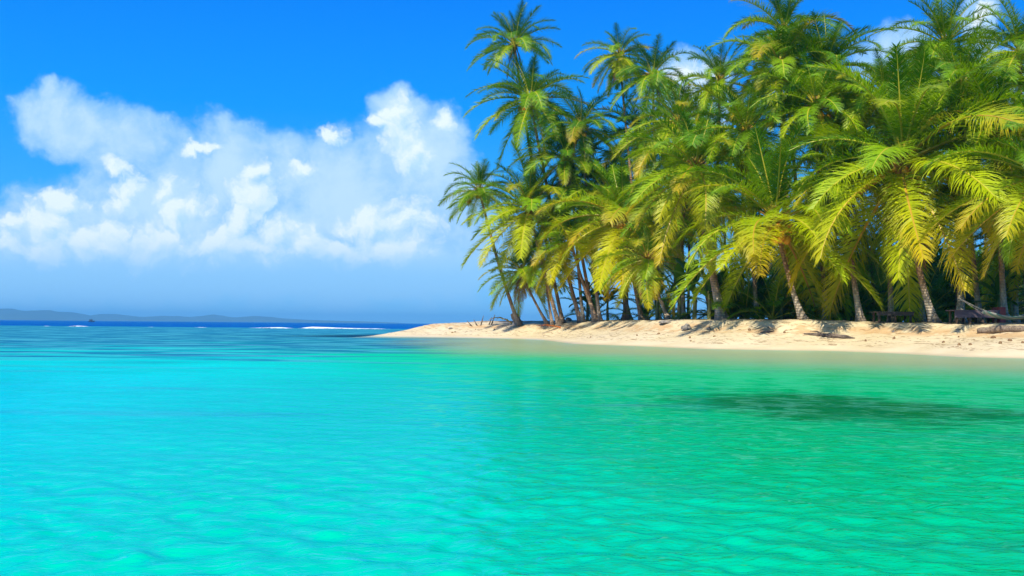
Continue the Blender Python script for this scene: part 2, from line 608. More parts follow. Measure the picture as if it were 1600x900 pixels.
# coral heads and weed on the reef flat, with ripple shading painted in
mot = T.noise(T.vm('MULTIPLY', pos, (0.55, 1.0, 1)), 0.45, 5, 0.62)
mot2 = T.noise(T.vm('MULTIPLY', pos, (0.12, 0.6, 1)), 0.9, 3, 0.6)
reefc = T.mix(T.sstep(mot, 0.42, 0.62), (0.01, 0.12, 0.22), (0.06, 0.34, 0.38))
far_sea = T.sstep(dep, 2.5, 9.0)
rfm = T.m('MULTIPLY', T.m('MULTIPLY', T.sstep(T.m('ADD', rf, T.m('MULTIPLY', T.m('SUBTRACT', mot2, 0.5), 2.0)), 0.04, 0.80), 0.94), T.m('SUBTRACT', 1.0, far_sea))
body = T.mix(rfm, body, reefc)
wdn = T.m('MULTIPLY', T.sstep(T.m('ADD', wd, T.m('MULTIPLY', T.m('SUBTRACT', T.noise(T.vm('MULTIPLY', pos, (0.6, 1.3, 1)), 1.5, 6, 0.7), 0.5), 1.7)), 0.2, 0.85), 0.82)
body = T.mix(wdn, body, (0.0, 0.13, 0.015))
h1 = T.noise(T.vm('MULTIPLY', pos, (0.7, 1.3, 1)), 6.5, 4, 0.6, 0.7)
h2 = T.noise(T.vm('MULTIPLY', pos, (0.75, 1.25, 1)), 1.9, 4, 0.55, 1.1)
h3 = T.noise(T.vm('MULTIPLY', pos, (0.5, 1.0, 1)), 0.35, 3, 0.5, 0.3)
calm = T.sstep(dep, 0.02, 0.2)
h0 = T.m('MULTIPLY', T.noise(T.vm('MULTIPLY', pos, (0.8, 1.2, 1)), 19.0, 2, 0.5, 0.3), 0.0045)
hh = T.m('ADD', h0, T.m('ADD', T.m('MULTIPLY', h1, T.m('ADD', 0.019, T.m('MULTIPLY', T.sstep(y_, 12.0, 35.0), 0.03))), T.m('ADD', T.m('MULTIPLY', h2, T.m('ADD', 0.040, T.m('MULTIPLY', T.sstep(y_, 18.0, 50.0), 0.10))), T.m('MULTIPLY', T.m('MULTIPLY', h3, 1.0), T.sstep(y_, 22.0, 90.0)))))
bp = T.new('ShaderNodeBump', {'Height': T.m('MULTIPLY', hh, T.m('ADD', 0.15, T.m('MULTIPLY', calm, 0.85))), 'Strength': 1.0, 'Distance': 1.0})
fr = T.new('ShaderNodeFresnel', {'IOR': 1.333, 'Normal': bp.outputs[0]})
# a choppy sea never shows its facets fully edge-on
kf = T.m('SUBTRACT', 1.15, T.m('MULTIPLY', T.sstep(y_, 5.0, 40.0), 0.73))
frv = T.m('MINIMUM', T.m('MULTIPLY', fr.outputs[0], kf), 0.6)
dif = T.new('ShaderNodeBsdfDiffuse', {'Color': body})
tr = T.new('ShaderNodeBsdfTransparent', {'Color': (0.95, 1.0, 0.84, 1)})
opac = T.sstep(dep, -0.05, 0.95)
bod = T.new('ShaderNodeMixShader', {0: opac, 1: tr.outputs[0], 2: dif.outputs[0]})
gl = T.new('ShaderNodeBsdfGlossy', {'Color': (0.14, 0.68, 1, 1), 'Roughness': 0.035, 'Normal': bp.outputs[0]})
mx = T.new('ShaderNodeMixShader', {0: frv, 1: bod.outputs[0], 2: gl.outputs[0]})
T.l.new(mx.outputs[0], out.inputs[0])
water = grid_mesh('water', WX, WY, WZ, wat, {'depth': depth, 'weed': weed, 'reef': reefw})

# ------------------------------------------------------------------ hills far away
hillm = simple_mat('forest_hills', (0.035, 0.065, 0.03), (0.06, 0.095, 0.045), 0.004, 0.95, 0.6, 0.02, bdist=20)


def hill_range(pts, Y, thick, seed):
    """pts: (px, pixels above the horizon); a ridge with real depth"""
    rs = np.random.RandomState(seed)
    pxs = np.linspace(pts[0][0], pts[-1][0], 260)
    hh = np.interp(pxs, [p[0] for p in pts], [p[1] for p in pts])
    rows = 15
    X = np.zeros((rows, 260)); Yy = np.zeros_like(X); Z = np.zeros_like(X)
    for j in range(rows):
        t = j / (rows - 1)
        prof = max(0.0, math.sin(PI * t)) ** 0.8
        Yy[j] = Y + (t - 0.5) * thick
        X[j] = (pxs - 800) / 1500 * Y
        n = 0.82 + 0.18 * vnoise(X[j], Yy[j], 0.01, seed) + 0.10 * vnoise(X[j], Yy[j], 0.03, seed + 1)
        Z[j] = 1.25 * hh * Y / 1500 * prof * n - 4 * (prof < .01)
    return X, Yy, Z


for pts, Y, th, sd_ in (
        ([(-500, 0), (-350, 10), (-200, 7), (-60, 14), (8, 17), (40, 13), (80, 15), (105, 11), (130, 4), (148, 0)], 7600, 1500, 2),
        ([(128, 0), (150, 6), (175, 10), (205, 8), (235, 6), (270, 8), (300, 6), (335, 10), (365, 7), (400, 9), (440, 6), (480, 4), (540, 3), (600, 1.6), (640, 0)], 8600, 1500, 5)):
    X, Yy, Z = hill_range(pts, Y, th, sd_)
    grid_mesh('hills', X, Yy, Z, hillm)

# haze: real air between here and the hills
hz = bpy.data.materials.new('haze')
hz.use_nodes = True
T = NT(hz.node_tree); T.n.clear()
out = T.new('ShaderNodeOutputMaterial')
pv = T.new('ShaderNodeVolumePrincipled')
pv.inputs['Color'].default_value = (0.20, 0.64, 1.0, 1)
pv.inputs['Density'].default_value = 0.00016
T.l.new(pv.outputs[0], out.inputs['Volume'])
hb = MB().box((0, 1500, 65), (16000, 16000, 0.1))
USE_HAZE = True
if USE_HAZE:
    q = MB()
    # corners chosen so the ground sheet ends stay inside
    q.box((0, 1600, 45), (26000, 23500, 135))
    ho = q.build('haze', hz)
    tag(ho, 'thin blue sea haze between the lagoon and the far hills', 'haze', kind='stuff')

# ------------------------------------------------------------------ surf on the reef edge
foam, T, out = new_mat('white_foam')
tcn = T.new('ShaderNodeTexCoord')
nz = T.noise(T.vm('MULTIPLY', tcn.outputs['Object'], (1, 3, 3)), 0.9, 5, 0.7)
d1 = T.new('ShaderNodeBsdfDiffuse', {'Color': (0.85, 0.88, 0.9, 1)})
t1 = T.new('ShaderNodeBsdfTransparent')
uvx = T.new('ShaderNodeAttribute', attribute_name='edge').outputs['Fac']
mk = T.sstep(T.m('ADD', nz, T.m('MULTIPLY', uvx, 0.5)), 0.48, 0.62)
ms = T.new('ShaderNodeMixShader', {0: mk, 1: t1.outputs[0], 2: d1.outputs[0]})
T.l.new(ms.outputs[0], out.inputs[0])


def breaker(px0, px1, Y, h, seed, label):
    x0 = (px0 - 800) / 1500 * Y; x1 = (px1 - 800) / 1500 * Y
    n = max(12, int((x1 - x0) / 0.5))
    xs = np.linspace(x0, x1, n)
    rows = 9
    X = np.zeros((rows, n)); Yy = X.copy(); Z = X.copy(); E = X.copy()
    prof = np.clip(0.55 + 0.6 * vnoise(xs, xs * 0, 0.35, seed), 0.15, 1.2) * np.clip(np.minimum(xs - x0, x1 - xs) / 3.0, 0, 1)
    for j in range(rows):
        t = j / (rows - 1)
        X[j] = xs - (x0 + x1) / 2
        Yy[j] = (t - 0.35) * 2.6 + 0.9 * vnoise(xs, xs * 0 + 3, 0.12, seed + 3)
        Z[j] = (math.sin(PI * min(1, t * 1.15)) ** 1.2 if t < .87 else 0) * h * prof - 0.01
        E[j] = prof * math.sin(PI * min(max(t, .02), .98))
    o = grid_mesh('breaking_wave', X, Yy, Z, foam, {'edge': E})
    o.location = ((x0 + x1) / 2, Y, 0)
    tag(o, label, 'wave', 'small waves breaking on the reef edge', kind='stuff')


breaker(388, 462, 190, 0.42, 1, 'short white breaker on the reef edge beside the long foam line')
breaker(464, 612, 192, 0.40, 2, 'longest white foam line breaking on the reef edge towards the sand spit')
breaker(64, 80, 192, 0.28, 3, 'tiny white breaker left of the boat, farthest left on the reef')
breaker(104, 143, 192, 0.32, 4, 'small white breaker on the reef edge below the distant boat')
breaker(228, 244, 192, 0.2, 5, 'faint short breaker right of the distant boat')
breaker(300, 326, 192, 0.2, 6, 'faint breaker between the distant boat and the long foam line')

# ------------------------------------------------------------------ palm parts
# fronds
leafm, T, out = new_mat('palm_leaflets')
oi = T.new('ShaderNodeObjectInfo')
tcn = T.new('ShaderNodeTexCoord')
ta = T.new('ShaderNodeAttribute', attribute_name='t').outputs['Fac']
lv = T.noise(tcn.outputs['Object'], 3.0, 3, 0.6)
base = oi.outputs['Color']
hsn = T.new('ShaderNodeHueSaturation', {'Hue': 0.5, 'Saturation': 1.0, 'Value': T.m('ADD', 0.82, T.m('MULTIPLY', lv, 0.6)), 'Color': base})
base = hsn.outputs[0]
# withering tips: alpha of the object colour says how far
wither = T.m('MULTIPLY', T.sstep(T.m('ADD', ta, T.m('MULTIPLY', lv, 0.4)), 0.55, 1.15), T.m('SUBTRACT', 1.0, oi.outputs['Alpha']))
base = T.mix(T.m('MULTIPLY', wither, 0.85), base, (0.60, 0.36, 0.008))
pb = T.new('ShaderNodeBsdfPrincipled', {'Base Color': base, 'Roughness': 0.46})
pb.inputs['Specular IOR Level'].default_value = 0.4
trc = T.mix(1.0, base, (1.9, 1.5, 0.25), 'MULTIPLY')
tl = T.new('ShaderNodeBsdfTranslucent', {'Color': trc})
ms = T.new('ShaderNodeMixShader', {0: 0.34, 1: pb.outputs[0], 2: tl.outputs[0]})
T.l.new(ms.outputs[0], out.inputs[0])

rachm, T, out = new_mat('palm_midrib')
oi = T.new('ShaderNodeObjectInfo')
cc = T.mix(oi.outputs['Alpha'], (0.50, 0.22, 0.02), (0.50, 0.42, 0.03))
pb = T.new('ShaderNodeBsdfPrincipled', {'Base Color': cc, 'Roughness': 0.45})
T.l.new(pb.outputs[0], out.inputs[0])

deadm = simple_mat('dead_palm_leaf', (0.20, 0.085, 0.03), (0.34, 0.18, 0.07), 3.0, 0.85, 0.2)


def frond_mesh(name, th0, droop, L=5.0, npair=118, seed=0, lmax=1.2, sag=1.0, mats=None, twist=0.0, power=1.4, width=0.043):
    """a pinnate leaf growing from the origin toward +X; th0 = launch angle in degrees; leaflets hang by gravity"""
    rs = random.Random(seed)
    n = 26
    pts = [Vector((0, 0, 0))]
    tang = []
    lat = rs.uniform(-0.10, 0.10)
    for i in range(n):
        t = i / n
        th = R(th0 - droop * (t ** power))
        th = max(th, R(-88))
        yaw = lat * t * 2.2
        d = Vector((math.cos(th) * math.cos(yaw), math.cos(th) * math.sin(yaw), math.sin(th)))
        tang.append(d)
        pts.append(pts[-1] + d * (L / n))
    tang.append(tang[-1])
    vs, fs = tube(pts, [0.068 * (1 - 0.84 * (i / n)) + (0.05 if i == 0 else 0) for i in range(n + 1)], 5, cap=False)
    # flatten nothing; midrib is material slot 1
    fm = [1] * len(fs)
    tv = [i // 5 / n for i in range(len(vs))]
    Z = Vector((0, 0, 1))
    for k in range(npair):
        t = 0.15 + 0.845 * (k + rs.uniform(-0.3, 0.3)) / (npair - 1)
        t = min(max(t, 0.12), 0.995)
        fi = t * n
        i0 = min(int(fi), n - 1)
        p = pts[i0].lerp(pts[i0 + 1], fi - i0)
        tg = tang[min(i0, n)].normalized()
        side0 = tg.cross(Z)
        if side0.length < 0.15:
            side0 = Vector((0, -1, 0))
        side0.normalize()
        nrm = side0.cross(tg).normalized()
        tw = twist * t + rs.uniform(-0.06, 0.06)
        ll = lmax * (0.50 + 0.50 * math.sin(PI * min(1, (t - 0.08) * 1.0 + 0.14)) ** 0.7) * (1 if t < 0.85 else 1 - (t - 0.85) * 1.8)
        sweep = R(68 - 28 * t)
        for sgn in (-1, 1):
            if rs.random() < 0.03:
                continue
            l = ll * rs.uniform(0.85, 1.08)
            sw = sweep + R(rs.uniform(-9, 9) + 7 * math.sin(k * 0.9 + seed * 1.7))
            sd = (side0 * math.cos(tw * sgn) + nrm * math.sin(tw * sgn)) * sgn
            d = (tg * math.cos(sw) + sd * math.sin(sw) + nrm * (0.28 * (1 - t) + rs.uniform(-.28, .28) + 0.14 * math.sin(k * 0.55 + seed))).normalized()
            q = p.copy()
            seg = 4
            g = sag * rs.uniform(0.5, 1.6)
            wn = d.cross(nrm)
            if wn.length < 0.1: wn = tg
            prev = None
            for s_ in range(seg + 1):
                f = s_ / seg
                wdt = width * (0.55 + 0.45 * math.sin(PI * min(1, f * 1.2 + 0.2))) * (1 - f ** 3 * 0.92) * rs.uniform(.95, 1.05)
                nn = nrm - d * nrm.dot(d)
                if nn.length < 0.2: nn = Vector((1, 0, 0)) - d * d.x
                nn.normalize()
                wv = d.cross(nn).normalized() * (wdt * 0.5)
                wv = wv * 0.92 + nn * (wdt * 0.2 * sgn)
                base_i = len(vs)
                vs.append(q - wv); vs.append(q + wv)
                tv.append(t * 0.75 + f * 0.25); tv.append(t * 0.75 + f * 0.25)
                if prev is not None:
                    fs.append((prev, prev + 1, base_i + 1, base_i)); fm.append(0)
                prev = base_i
                q = q + d * (l / seg)
                d = (d + Vector((0, 0, -1)) * (0.30 * g * (0.5 + f))).normalized()
    me = bpy.data.meshes.new(name)
    me.from_pydata([tuple(p) for p in vs], [], fs)
    for mt in (mats or [leafm, rachm]):
        me.materials.append(mt)
    me.polygons.foreach_set('material_index', fm)
    at_ = me.attributes.new('t', 'FLOAT', 'POINT')
    at_.data.foreach_set('value', tv)
    me.update()
    return me


FR = {}
k = 0
for cls, th0, dr in (('p85', 84, 34), ('p70', 71, 44), ('p55', 57, 60), ('p40', 42, 70), ('p25', 27, 72), ('p10', 11, 62), ('m8', -8, 50), ('m28', -28, 36), ('m50', -52, 24)):
    FR[cls] = []
    for v_ in range(3):
        k += 1
        FR[cls].append(frond_mesh('frond', th0 + (v_ - 1) * 4, dr * (0.82, 1.0, 1.22)[v_], seed=k, L=5.5,
                                  sag=(0.15 if th0 > 60 else 0.35 if th0 > 40 else 0.7 if th0 > 0 else 0.95),
                                  twist=random.Random(k).uniform(-0.35, 0.35)))
FR['dead'] = [frond_mesh('dead_frond', -74, 12, seed=90 + i, L=3.6, npair=40, lmax=0.75, sag=2.2, mats=[deadm, deadm], width=0.04) for i in range(2)]
CLS = [('p85', 84), ('p70', 71), ('p55', 57), ('p40', 42), ('p25', 27), ('p10', 11), ('m8', -8), ('m28', -28), ('m50', -52)]

trunkm, T, out = new_mat('palm_trunk_bark')
tcn = T.new('ShaderNodeTexCoord')
ha = T.new('ShaderNodeAttribute', attribute_name='h').outputs['Fac']
oi = T.new('ShaderNodeObjectInfo')
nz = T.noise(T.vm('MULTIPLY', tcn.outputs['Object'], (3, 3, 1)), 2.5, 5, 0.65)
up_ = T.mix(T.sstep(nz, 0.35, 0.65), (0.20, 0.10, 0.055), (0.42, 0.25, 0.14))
lo_ = T.mix(T.sstep(nz, 0.35, 0.65), (0.42, 0.36, 0.27), (0.74, 0.68, 0.56))  # pale lower bark, whitened further to stand for sunlit trunk feet
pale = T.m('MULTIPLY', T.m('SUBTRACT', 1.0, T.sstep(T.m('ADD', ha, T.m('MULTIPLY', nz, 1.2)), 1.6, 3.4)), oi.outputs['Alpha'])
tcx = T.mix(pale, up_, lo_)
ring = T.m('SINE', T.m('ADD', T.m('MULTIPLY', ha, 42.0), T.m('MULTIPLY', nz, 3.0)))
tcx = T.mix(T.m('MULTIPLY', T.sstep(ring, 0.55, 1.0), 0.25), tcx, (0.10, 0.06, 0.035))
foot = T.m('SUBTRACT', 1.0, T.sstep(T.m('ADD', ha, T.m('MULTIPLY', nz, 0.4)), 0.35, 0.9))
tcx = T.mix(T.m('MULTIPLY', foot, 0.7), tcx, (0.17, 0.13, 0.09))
bp = T.new('ShaderNodeBump', {'Height': T.m('ADD', ring, T.m('MULTIPLY', nz, 2.0)), 'Strength': 0.6, 'Distance': 0.03})
pb = T.new('ShaderNodeBsdfPrincipled', {'Base Color': tcx, 'Roughness': 0.85, 'Normal': bp.outputs[0]})
T.l.new(pb.outputs[0], out.inputs[0])

fibrem = simple_mat('palm_leaf_base_fibre', (0.24, 0.10, 0.03), (0.52, 0.28, 0.08), 5.0, 0.9, 0.8, 18, (1, 1, 0.25), 0.04)
cocom = simple_mat('ripe_coconut_husk', (0.62, 0.20, 0.02), (0.78, 0.40, 0.03), 3.0, 0.5, 0.1)

# coconut mesh: a slightly pointed, three-sided nut
_v, _f = [], []
for i in range(8):
    ph = PI * i / 7
    for j_ in range(10):
        a = 2 * PI * j_ / 10
        rr = 0.125 * math.sin(ph) * (1 + 0.06 * math.cos(3 * a))
        _v.append((rr * math.cos(a), rr * math.sin(a), 0.16 * math.cos(ph) + (0.015 if i == 0 else 0)))
for i in range(7):
    for j_ in range(10):
        _f.append((i * 10 + j_, (i + 1) * 10 + j_, (i + 1) * 10 + (j_ + 1) % 10, i * 10 + (j_ + 1) % 10))
COCO = bpy.data.meshes.new('coconut')
COCO.from_pydata(_v, [], _f)
COCO.materials.append(cocom)
COCO.polygons.foreach_set('use_smooth', [True] * len(COCO.polygons))

# crown base: rough fibrous boss with old petiole stubs
mbx = MB()
mbx.add(tube([(0, 0, -0.75), (0, 0, -0.4), (0, 0, 0), (0, 0, 0.45), (0, 0, 0.9)], [0.12, 0.24, 0.27, 0.17, 0.05], 10))
rr_ = random.Random(5)
for i in range(14):
    a = i * 2.4
    e = rr_.uniform(-0.1, 0.7)
    d = Vector((math.cos(a) * math.cos(e), math.sin(a) * math.cos(e), math.sin(e)))
    p0 = Vector((0, 0, rr_.uniform(-0.4, 0.3))) + d * 0.1
    mbx.add(tube([p0, p0 + d * 0.3, p0 + d * rr_.uniform(0.5, 0.8)], [0.09, 0.06, 0.035], 5))
BOSS = bpy.data.meshes.new('leaf_base')
BOSS.from_pydata([tuple(p) for p in mbx.v], [], mbx.f)
BOSS.materials.append(fibrem)

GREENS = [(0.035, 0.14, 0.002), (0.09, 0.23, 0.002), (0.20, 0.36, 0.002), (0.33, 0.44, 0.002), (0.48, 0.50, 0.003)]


def child(name, me, parent, loc, rot=(0, 0, 0), sc=1.0, color=None):
    o = bpy.data.objects.new(name, me)
    o.location = loc
    o.rotation_euler = rot
    o.scale = (sc, sc, sc) if not isinstance(sc, tuple) else sc
    if color: o.color = color
    return link(o, parent)


RADPX = {1: 54, 2: 100, 3: 62, 4: 58, 5: 62, 6: 84, 7: 54, 8: 66, 9: 75, 10: 72, 11: 112, 12: 85, 13: 72, 14: 66, 15: 80, 16: 88, 17: 120, 18: 68, 19: 92, 120: 150, 21: 92,
         22: 88, 23: 100, 24: 98, 25: 95, 26: 190, 27: 88, 28: 98, 29: 80, 30: 105, 31: 92, 32: 115, 33: 88, 34: 150, 35: 90}


def palm(cx, cy, bx, Y, L, label, seed, nf=26, group=None, tint=0.0, tr=0.15, nuts=0, cdy=0.0, low=-50, dead=0, yellow=0.3, pale=0.65, bow=0.0, cat='palm tree', world=None):
    rs = random.Random(seed)
    if world:
        base, top = world
    else:
        Y0 = Y
        need = 4.6 if bx < 880 else (6.0 if bx < 960 else (7.3 if group == G_FRONT else 9.0))
        while sdist(np.array([(bx - 800) / 1500 * Y]), np.array([Y]))[0] < need and Y < 130:
            Y += 0.25
        if seed in RADPX:
            L = RADPX[seed] / 0.80 * Y / 1500
        else:
            L *= Y / Y0 * 0.92
        base = gp(bx, Y)
        top = at(cx, cy, Y + cdy)
    base = base - Vector((0, 0, 0.08))
    root = empty('palm_tree', base)
    tag(root, label, cat, group)
    h = top - base
    # trunk: leans most near its foot, straightens toward the crown
    n = 16
    pts = []
    side = Vector((h.y, -h.x, 0))
    side = side.normalized() if side.length > 0.01 else Vector((1, 0, 0))
    for i in range(n + 1):
        t = i / n
        hx = 1.22 * t - 0.22 * t * t
        if bow: hx += bow * math.sin(PI * t)
        p = Vector((h.x * hx, h.y * hx, h.z * t))
        p += side * 0.12 * math.sin(t * 5 + seed)
        pts.append(p)
    rads = [tr * (1.0 - 0.38 * (i / n)) + tr * 1.25 * math.exp(-(i / n * h.z) / 0.42) for i in range(n + 1)]
    # finer rings near the base flare
    pts2, rad2 = [], []
    for i in range(n):
        m = 4 if i == 0 else 1
        for q in range(m):
            f = q / m
            pts2.append(pts[i].lerp(pts[i + 1], f))
            t = (i + f) / n
            rad2.append(tr * (1.0 - 0.38 * t) + tr * 1.25 * math.exp(-(t * h.z) / 0.42))
    pts2.append(pts[-1]); rad2.append(rads[-1])
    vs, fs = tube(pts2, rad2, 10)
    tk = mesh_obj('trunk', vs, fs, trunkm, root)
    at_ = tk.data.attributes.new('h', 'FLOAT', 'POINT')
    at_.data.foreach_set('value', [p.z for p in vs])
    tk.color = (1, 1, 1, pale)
    tp = pts[-1]
    nf = int(nf * 1.25)
    nf = int(nf * 1.2)
    s = L / 5.5
    child('leaf_base', BOSS, root, tp, (0, 0, seed), max(0.75, s))
    a0 = rs.uniform(0, 6.28)
    wind = rs.uniform(0, 6.28); lean = rs.uniform(0.0, 0.22)
    for i in range(nf):
        f = (i + 0.5) / nf
        # youngest upright in the middle, oldest hanging
        el = 86 - (86 - low) * (f ** 1.0) + rs.uniform(-10, 10)
        cls = min(CLS, key=lambda c: abs(c[1] - el))[0]
        me = rs.choice(FR[cls])
        az = a0 + i * 2.39996 + rs.uniform(-0.25, 0.25)
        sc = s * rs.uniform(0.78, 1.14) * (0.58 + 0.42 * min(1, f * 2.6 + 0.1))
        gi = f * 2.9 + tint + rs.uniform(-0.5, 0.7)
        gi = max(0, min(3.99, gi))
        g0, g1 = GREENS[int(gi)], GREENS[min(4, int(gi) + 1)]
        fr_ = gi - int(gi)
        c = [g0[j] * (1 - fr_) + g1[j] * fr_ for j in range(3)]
        al = 1.0 if rs.random() > yellow * (0.0 + f * 1.0) else rs.uniform(0.1, 0.8)
        rot = (rs.uniform(-0.28, 0.28), rs.uniform(-0.10, 0.10) + lean * math.cos(az - wind), az)
        z0 = 0.45 * (1 - f) * s
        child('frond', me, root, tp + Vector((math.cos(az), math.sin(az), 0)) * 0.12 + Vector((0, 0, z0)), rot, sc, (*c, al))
    for i in range(dead + rs.choice((0, 0, 1, 2, 3))):
        az = a0 + i * 2.1 + rs.uniform(-.4, .4)
        child('dead_frond', rs.choice(FR['dead']), root, tp + Vector((math.cos(az) * .2, math.sin(az) * .2, -0.2)), (0, 0, az), s * rs.uniform(.75, 1))
    for i in range(nuts):
        az = -PI / 2 + rs.uniform(-1.5, 1.5)
        rr = rs.uniform(0.6, 1.05)
        child('coconut', COCO, root, tp + Vector((math.cos(az) * rr, math.sin(az) * rr, -0.2 - rs.uniform(0, 0.75))), (rs.uniform(-.5, .5), rs.uniform(-.5, .5), az), rs.uniform(1.5, 1.9))
    return root


G_EDGE = 'leaning palms at the open end of the grove'
G_FRONT = 'coconut palms along the front of the grove'
G_TALL = 'tall palms rising over the grove'
G_MID = 'palms packed inside the grove'

# open left end
palm(750, 300, 812, 80, 3.7, 'leftmost palm, leaning out over the spit, thin trunk rising from beside the stump', 1, 24, G_EDGE, yellow=.3, tr=0.17, nuts=3, low=-45, pale=.4)
palm(828, 330, 875, 70, 4.7, 'bushy leaning palm with orange nuts, second from the left end of the grove', 2, 28, G_EDGE, tint=.6, tr=0.17, nuts=7, yellow=.5, pale=.4)
palm(815, 425, 858, 73, 3.1, 'short thin palm behind the second trunk, its low crown just over the leaning trunks', 3, 20, G_EDGE, tint=.1, tr=0.12, low=-50, dead=1, pale=.4)
palm(850, 415, 864, 75, 3.0, 'thin low palm sharing its foot with another thin trunk at the open end', 4, 18, G_EDGE, tr=0.12, pale=.4)
palm(804, 72, 880, 77, 4.3, 'highest palm at the left end of the grove, small crown alone against the blue sky', 5, 22, G_TALL, tint=-.4, tr=0.16, low=-20, pale=.3)
palm(829, 160, 908, 72, 5.0, 'tall palm directly under the highest left crown, wide drooping fronds against the sky', 6, 30, G_TALL, tint=-.1, tr=0.17, nuts=5, pale=.3)
palm(968, 88, 1012, 70, 3.9, 'slender palm standing alone above the canopy, yellowish old fronds, left of the small cloud', 7, 24, G_TALL, tint=.3, tr=0.13, dead=2, yellow=.8, low=-62)
palm(908, 200, 938, 69, 4.3, 'dark green palm between the tall left pair and the slender lone palm', 8, 26, G_TALL, tint=-.7, tr=0.15, nuts=2)
palm(885, 250, 930, 67, 4.2, 'shaded palm just behind the bushy leaning palm', 9, 24, G_MID, tint=-.6, tr=0.15)
palm(893, 380, 934, 66, 3.6, 'low palm with yellowing fronds beside the banana plants at the open end', 10, 22, G_EDGE, tint=.4, tr=0.16, yellow=.8, pale=.3)
# centre
palm(976, 350, 1003, 59, 4.7, 'front palm with a bright orange nut cluster left of the middle of the beach', 11, 28, G_FRONT, tint=.9, tr=0.15, nuts=9, yellow=.8, dead=2, pale=.2)
palm(950, 300, 985, 62, 4.4, 'palm close behind the orange nut palm, trunk leaning left', 12, 26, G_MID, tint=.3, tr=0.15, pale=.2)
palm(1012, 408, 1047, 57, 3.2, 'short slanting palm with brown drooping fronds, its slim trunk in front of the green shrubs', 13, 20, G_FRONT, tint=.5, tr=0.12, dead=3, yellow=1.0, low=-60, pale=.5)
palm(1020, 120, 1030, 68, 4.3, 'dark upright palm immediately left of the small white cloud', 14, 24, G_TALL, tint=-.6, tr=0.15)
palm(1000, 215, 975, 64, 4.5, 'palm below the slender lone crown, fronds arching over each other', 15, 26, G_MID, tint=-.2, tr=0.15)
palm(1062, 195, 1068, 60, 4.5, 'palm with silvery hanging fronds below the small white cloud', 16, 26, G_MID, tint=.5, tr=0.15)
palm(1088, 268, 1128, 55, 4.9, 'large front palm above the fat pale trunk foot, a few pinkish nuts at its heart', 17, 30, G_FRONT, tint=.6, tr=0.27, nuts=6, yellow=.6)
palm(1125, 130, 1112, 66, 4.4, 'palm rising immediately right of the small white cloud', 18, 26, G_TALL, tint=.1, tr=0.15)
palm(1165, 210, 1184, 54, 4.6, 'palm on the slim pale trunk right of the fat trunk foot', 19, 26, G_MID, tint=.3, tr=0.13)
# right of centre
palm(1211, 352, 1256, 48, 4.9, 'low full palm with yellow nuts, its trunk pale at the foot', 120, 30, G_FRONT, tint=.5, tr=0.17, nuts=9, yellow=.4)
palm(1219, 108, 1232, 60, 4.7, 'palm with orange nuts below the two crowns cut by the top edge', 21, 28, G_TALL, tint=.2, tr=0.15, nuts=6, yellow=.5)
palm(1226, 50, 1262, 65, 4.6, 'tall palm reaching the top edge of the picture, left of the long slanting frond', 22, 26, G_TALL, tint=-.2, tr=0.15)
palm(1292, 110, 1312, 60, 5.2, 'tall dark palm with one long frond slanting up to the right', 23, 28, G_TALL, tint=-.3, tr=0.15, nuts=2)
palm(1274, 170, 1290, 54, 4.6, 'palm in the middle of the right canopy below the dark tall crown', 24, 26, G_MID, tint=.4, tr=0.15, nuts=3)
palm(1318, 285, 1345, 50, 5.2, 'palm on the white-footed trunk left of the biggest palm', 25, 28, G_FRONT, tint=.3, tr=0.17)
palm(1410, 262, 1462, 46, 5.9, 'biggest front palm, long yellow-ribbed fronds hanging to the sand on a curved pale trunk', 26, 32, G_FRONT, tint=.7, tr=0.18, nuts=4, yellow=.7, low=-52, bow=.1)
palm(1382, 150, 1394, 54, 4.9, 'bushy palm above the biggest front palm', 27, 28, G_MID, tint=.2, tr=0.15)
palm(1478, 72, 1505, 60, 5.1, 'tall palm with spread feathery fronds against the white cloud at the top right', 28, 24, G_TALL, tint=-.1, tr=0.15, low=-35)
palm(1430, 150, 1440, 56, 4.8, 'palm between the biggest front palm and the tall crown against the right cloud', 29, 26, G_MID, tint=.5, tr=0.15)
palm(1500, 140, 1530, 52, 4.9, 'palm with brown nuts under the tall crown at the top right', 30, 28, G_MID, tint=.3, tr=0.15, nuts=4)
palm(1592, 85, 1606, 56, 4.8, 'tall palm at the top right corner', 31, 26, G_TALL, tint=.1, tr=0.15)
palm(1556, 205, 1572, 50, 4.9, 'palm with a dark hollow beneath its arching fronds near the right edge', 32, 26, G_MID, tint=.1, tr=0.15)
palm(1506, 320, 1497, 49, 4.9, 'palm whose dark leaning trunk carries the left end of the hammock', 33, 26, G_MID, tint=.1, tr=0.17, bow=.1)
palm(1635, 285, 1660, 43, 5.4, 'front palm at the right edge, orange-ribbed fronds reaching into the picture', 34, 28, G_FRONT, tint=.5, tr=0.17, yellow=.6)
palm(1590, 380, 1588, 53, 3.8, 'small shaded palm behind the hammock', 35, 20, G_MID, tint=-.4, tr=0.14)
palm(1700, 140, 1720, 50, 5.0, 'palm just beyond the right edge, only frond tips showing', 36, 24, G_MID, tr=0.15)
palm(1770, 260, 1790, 44, 5.0, 'palm well beyond the right edge of the beach view', 37, 22, G_MID, tr=0.15)

# the depth of the grove: nothing tells these apart
def skyline(px):
    return float(np.interp(px, [880, 900, 950, 1000, 1050, 1130, 1200, 1300, 1450, 1600, 1800], [300, 240, 190, 170, 190, 170, 90, 110, 100, 120, 100]))


